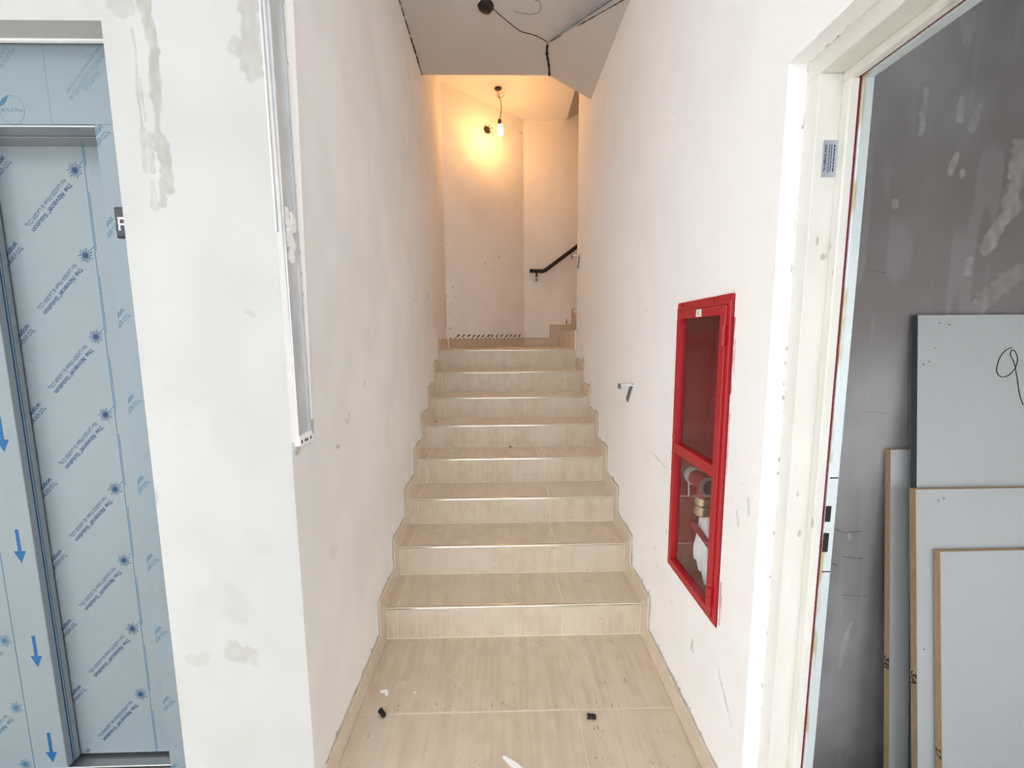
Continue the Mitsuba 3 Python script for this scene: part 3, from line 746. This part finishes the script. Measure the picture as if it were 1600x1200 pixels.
add('wall_arrow', cat_(extr(LineString([(.765, 1.69), (.765, 1.645)]).buffer(.003), 'y', 4.899, 4.9), extr(LineString([(.755, 1.655), (.765, 1.642), (.772, 1.655)]).buffer(.0025), 'y', 4.899, 4.9)), 'mat_dark', 'wall_back')

# ------------------------------------------------------------------ bulb, boxes
pb = thing('pendant_bulb', 'bare glowing bulb hanging on a cord over the landing', 'light bulb')
BX, BY = -.037, 4.312
add('ceiling_box', lathe([(.036, .006), (.036, -.004), (.030, -.010), (.012, -.004)], (BX, BY, 3.955), (0, 0, 1), 16), 'mat_black', pb)
add('cord', tube(spline([(BX, BY, 3.945), (BX + .004, BY, 3.90), (BX + .022, BY, 3.85), (BX + .030, BY, 3.76), (BX + .022, BY, 3.70), (BX + .014, BY, 3.668)], 30), .0045, 7), 'mat_copper', pb, smooth=40)
add('loose_wire', cat_(tube(spline([(BX + .01, BY, 3.945), (BX + .02, BY - .01, 3.90), (BX + .06, BY - .02, 3.905), (BX + .055, BY - .02, 3.88), (BX + .02, BY, 3.87), (BX - .005, BY, 3.885)], 26), .0022, 5), tube(spline([(BX - .012, BY, 3.945), (BX - .016, BY - .01, 3.91), (BX - .006, BY, 3.875), (BX + .015, BY, 3.868)], 16), .0022, 5)), 'mat_copper', pb)
SX = BX + .013
add('socket', lathe([(.010, .050), (.016, .046), (.019, .022), (.017, .018), (.020, .0)], (SX, BY, 3.615), (0, 0, 1), 16), 'mat_socket', pb, smooth=40)
bulb = lathe([(.004, 0), (.018, .004), (.027, .022), (.029, .045), (.025, .075), (.017, .098), (.015, .112)], (SX + .006, BY, 3.505), (0, 0, 1), 16)
add('bulb', bulb, 'mat_bulb', pb, smooth=True, emitter={'type': 'area', 'radiance': rgb(*BULB.tolist())})

wb = thing('wall_box', 'black junction box with loose wires on the diagonal wall beside the bulb', 'junction box')
C0 = np.array([-.168, 4.564, 3.686]); N3 = np.array([nrm[0], nrm[1], 0]); E3 = np.array([e_[0], e_[1], 0])
add('box', blob(C0, (.040, .030, .034), 3, .35, 2), 'mat_dark', wb)
wires = []
for a, l in ((-2.2, .07), (-1.2, .05), (-.5, .075), (.4, .06), (1.2, .05), (2.4, .055), (3.1, .05)):
    d = E3 * math.cos(a) + np.array([0, 0, math.sin(a)])
    wires.append(tube(spline([C0, C0 + N3 * .03 + d * l * .5, C0 + N3 * .035 + d * l * .9, C0 + N3 * .03 + d * l + np.array([0, 0, -.012])], 10), .0028, 5))
add('wire', cat_(*wires), 'mat_socket', wb)

cj = thing('ceiling_box', 'black round junction box in the grey ceiling above the stairs', 'junction box')
CJ = (-.091, 2.627, 3.4375)
add('box', blob(CJ, (.047, .052, .024), 4, .10, 3), 'mat_black', cj, smooth=True)
add('wire', tube(spline([(-.05, 2.64, 3.436), (.008, 2.703, 3.4345), (.068, 2.763, 3.4335), (.132, 2.816, 3.432), (.195, 2.837, 3.4318), (.261, 2.87, 3.431), (.307, 2.904, 3.430)], 50), .0026, 6), 'mat_socket', cj)

# ------------------------------------------------------------------ right doorway: steel frame
d2 = thing('door_2', 'cream steel door frame in the right wall with a maker plate', 'door frame', kind='structure')


def portal(x0, x1, y_edge, z_edge, y_out, z_out, mat, name, b=.002):
    """A jamb at the far side, a header and a jamb at the near side (y = -.03)."""
    yn = -.07 + (1.003 - y_edge)
    m = cat_(bx(x0, x1, y_edge, y_out, -.01, z_edge, b), bx(x0, x1, yn, y_out, z_edge, z_out, b), bx(x0, x1, -.07, yn, -.01, z_out, b))
    return add(name, m, mat, d2)


portal(.7195, .798, .961, 2.0585, 1.003, 2.103, 'mat_cream', 'frame')
portal(.772, .7945, .938, 2.0375, .962, 2.0595, 'mat_cream', 'door_stop', .003)
portal(.7945, .801, .943, 2.042, .98, 2.10, 'mat_seal', 'seal', 0)
portal(.801, .827, .938, 2.0375, .98, 2.10, 'mat_rust', 'inner_frame')
for za, zb in ((1.005, 1.046), (.925, .975)):
    add('strike_opening', bx(.800, .813, .9372, .9385, za, zb), 'mat_dark', d2)
for z in (1.117, .87): add('scratch', bx(.803, .824, .9375, .9382, z, z + .003), 'mat_dark', d2)
npk = add('nameplate', bx(.7385, .7735, .9598, .9609, 1.834, 1.915, .0004), 'mat_plate', d2)
rp = np.random.default_rng(3)
dash = []
for xx, hh in ((.7525, .0022), (.7575, .0022), (.7635, .0032)):       # fine print, too small to read in the photograph
    zz = 1.905
    while zz > 1.846:
        l_ = .003 + .006 * rp.random()
        dash.append(bx(xx, xx + hh, .9595, .9599, zz - l_, zz)); zz -= l_ + .0015
tn = cat_(place(text('DVM BARMETAL', .0052, .060, True), (.7425, .9598, 1.905), (0, 0, -1), (1, 0, 0)), *dash)
add('plate_text', tn, 'mat_ink', npk)
# ------------------------------------------------------------------ room beyond the doorway
add('wall_room', bx(.83, 3.2, 1.43, 1.58, -.55, 3.4), 'mat_room', kind='structure', label='dark grey bare plaster wall in the room behind the door frame', cat='wall')
add('wall_room_right', bx(3.05, 3.2, -.9, 1.43, -.55, 3.4), 'mat_white', kind='structure', label='white side wall of the room behind the door frame', cat='wall')
add('ceiling_room', bx(.83, 3.2, -.9, 1.58, 3.3, 3.42), 'mat_room', kind='structure', label='ceiling of the room behind the door frame', cat='ceiling')


def board(name, lab, x0, x1, ytop, ztop, slope, th, edge_mat, marks=()):
    """A panel leaning back against the wall: its front face passes (x0, ytop, ztop)."""
    k = thing(name, lab, 'board', 'white boards leaning on the grey wall')
    a = math.atan(slope)
    def tr(m):
        v = m.vertices; h, d = v[:, 2], v[:, 1]      # local: z up the board from its top edge (negative down), y back
        y = ytop + h * math.sin(a) + d * math.cos(a)
        z = ztop + h * math.cos(a) - d * math.sin(a)
        return trimesh.Trimesh(np.c_[v[:, 0], y, z], m.faces, process=False)
    L = (ztop - FR - th * math.sin(a) - .001) / math.cos(a)
    add('core_board', tr(bx(x0, x1, .0008, th - .0008, -L, 0, .0005)), edge_mat, k)
    add('face_sheet', tr(bx(x0 + .0006, x1 - .0006, 0, .001, -L + .001, -.0006)), 'mat_board', k)
    add('back_sheet', tr(bx(x0 + .0006, x1 - .0006, th - .001, th, -L + .001, -.0006)), 'mat_board', k)
    return k, tr, L


kb, trb, Lb = board('white_board', 'white board with brown raw edge marked 3B, nearest the door frame', 1.422, 2.10, 1.405, 1.049, .100, .022, 'mat_mdf')
add('edge_mark', trb(place(text('3B', .0165, .050, True, .0008), (1.4224, .0193, -.775), (0, 0, -1), (0, -1, 0))), 'mat_dark', kb)
kb, trb, Lb = board('white_board', 'tall white board with black edge and a handwritten loop, against the grey wall', 1.466, 2.40, 1.402, 1.539, .099, .0245, 'mat_edge_black')
loop = spline([(1.807, -.118), (1.775, -.137), (1.755, -.180), (1.754, -.205), (1.768, -.221), (1.786, -.221), (1.810, -.205), (1.821, -.189), (1.829, -.164), (1.824, -.140), (1.810, -.126), (1.803, -.135), (1.810, -.158), (1.822, -.194), (1.832, -.250), (1.841, -.296), (1.852, -.322)], 90)
add('drawn_loop', trb(tube(np.c_[loop[:, 0], np.full(90, -.0002), loop[:, 1]], .0016, 6)), 'mat_dark', kb)
for x, z in ((1.545, -.03), (1.53, -.118), (1.507, -.165), (1.487, -.175), (1.58, -.035)): add('screw_hole', trb(tube([(x, -.0006, z), (x, .0008, z)], .0022, 8)), 'mat_dark', kb)
kb, trb, Lb = board('white_board', 'white board with brown raw edge marked 3A, second from the front', 1.435, 2.30, 1.315, .932, .113, .023, 'mat_mdf')
add('edge_mark', trb(place(text('3A', .0165, .048, True, .0008), (1.4354, .0197, -.645), (0, 0, -1), (0, -1, 0))), 'mat_dark', kb)
for x, z in ((1.515, -.04), (1.535, -.033), (1.46, -.56)): add('screw_hole', trb(tube([(x, -.0006, z), (x, .0008, z)], .0022, 8)), 'mat_dark', kb)
kb, trb, Lb = board('white_board', 'frontmost and lowest white board with brown raw edge marked 17', 1.493, 2.25, 1.267, .728, .115, .022, 'mat_mdf')
add('edge_mark', trb(place(text('17', .0155, .034, True, .0008), (1.4934, .0190, -.685), (0, 0, -1), (0, -1, 0))), 'mat_dark', kb)

# ------------------------------------------------------------------ litter on the floor and steps


def plug(x, y, ang, lab):
    c, s = math.cos(ang), math.sin(ang)
    k = thing('wall_plug', lab, 'plug', 'dark wall plugs on the floor')
    add('sleeve', lathe([(.006, -.016), (.0095, -.014), (.0085, -.002), (.0095, .002), (.0085, .014), (.006, .016)], (x, y, .0095), (c, s, 0), 12), 'mat_dark', k, smooth=40)
    add('collar', lathe([(.0100, -.018), (.0100, -.0145)], (x, y, .0100), (c, s, 0), 12), 'mat_black', k)


plug(-.49, 1.416, -.8, 'dark plastic wall plug on the floor tile near the left skirting')
plug(.327, 1.381, -.15, 'dark plastic wall plug on the floor tile near the middle joint')


def chip(x, y, z, r, seed, mat, lab, name='plaster_crumb', cat='crumb'):
    add(name, blob((x, y, z + r[2] * .75), r, seed, .5, 1), mat, label=lab, cat=cat, group='crumbs on the floor and steps')


chip(-.513, 1.520, 0, (.017, .008, .006), 31, 'mat_white', 'largest white plaster crumb on the floor near the left skirting')
chip(-.50, 1.508, 0, (.007, .006, .004), 32, 'mat_white', 'small white plaster crumb touching the largest crumb at the left')
chip(-.386, 1.512, 0, (.005, .005, .003), 33, 'mat_white', 'tiny white plaster crumb alone on the middle of the floor tile')
add('paper_scrap', extr(Polygon([(-.02, 1.246), (-.012, 1.25), (.03, 1.225), (.055, 1.205), (.05, 1.20), (.01, 1.215)]), 'z', .0004, .0035), 'mat_white', label='torn white paper scrap at the bottom edge of the floor', cat='paper scrap')
add('tape_patch', extr(affinity.rotate(sbox(-.475, 1.535, -.43, 1.57), 4), 'z', .0001, .0006), 'mat_tape', label='square pale tape residue on the floor tile by the white crumbs', cat='tape residue')
chip(.041, 2.896, SZ[4], (.007, .005, .004), 34, 'mat_dark', 'black crumb on the fourth tread', cat='crumb')
chip(-.532, 3.030, SZ[5], (.006, .005, .004), 35, 'mat_dark', 'black crumb at the left end of the fifth tread', cat='crumb')
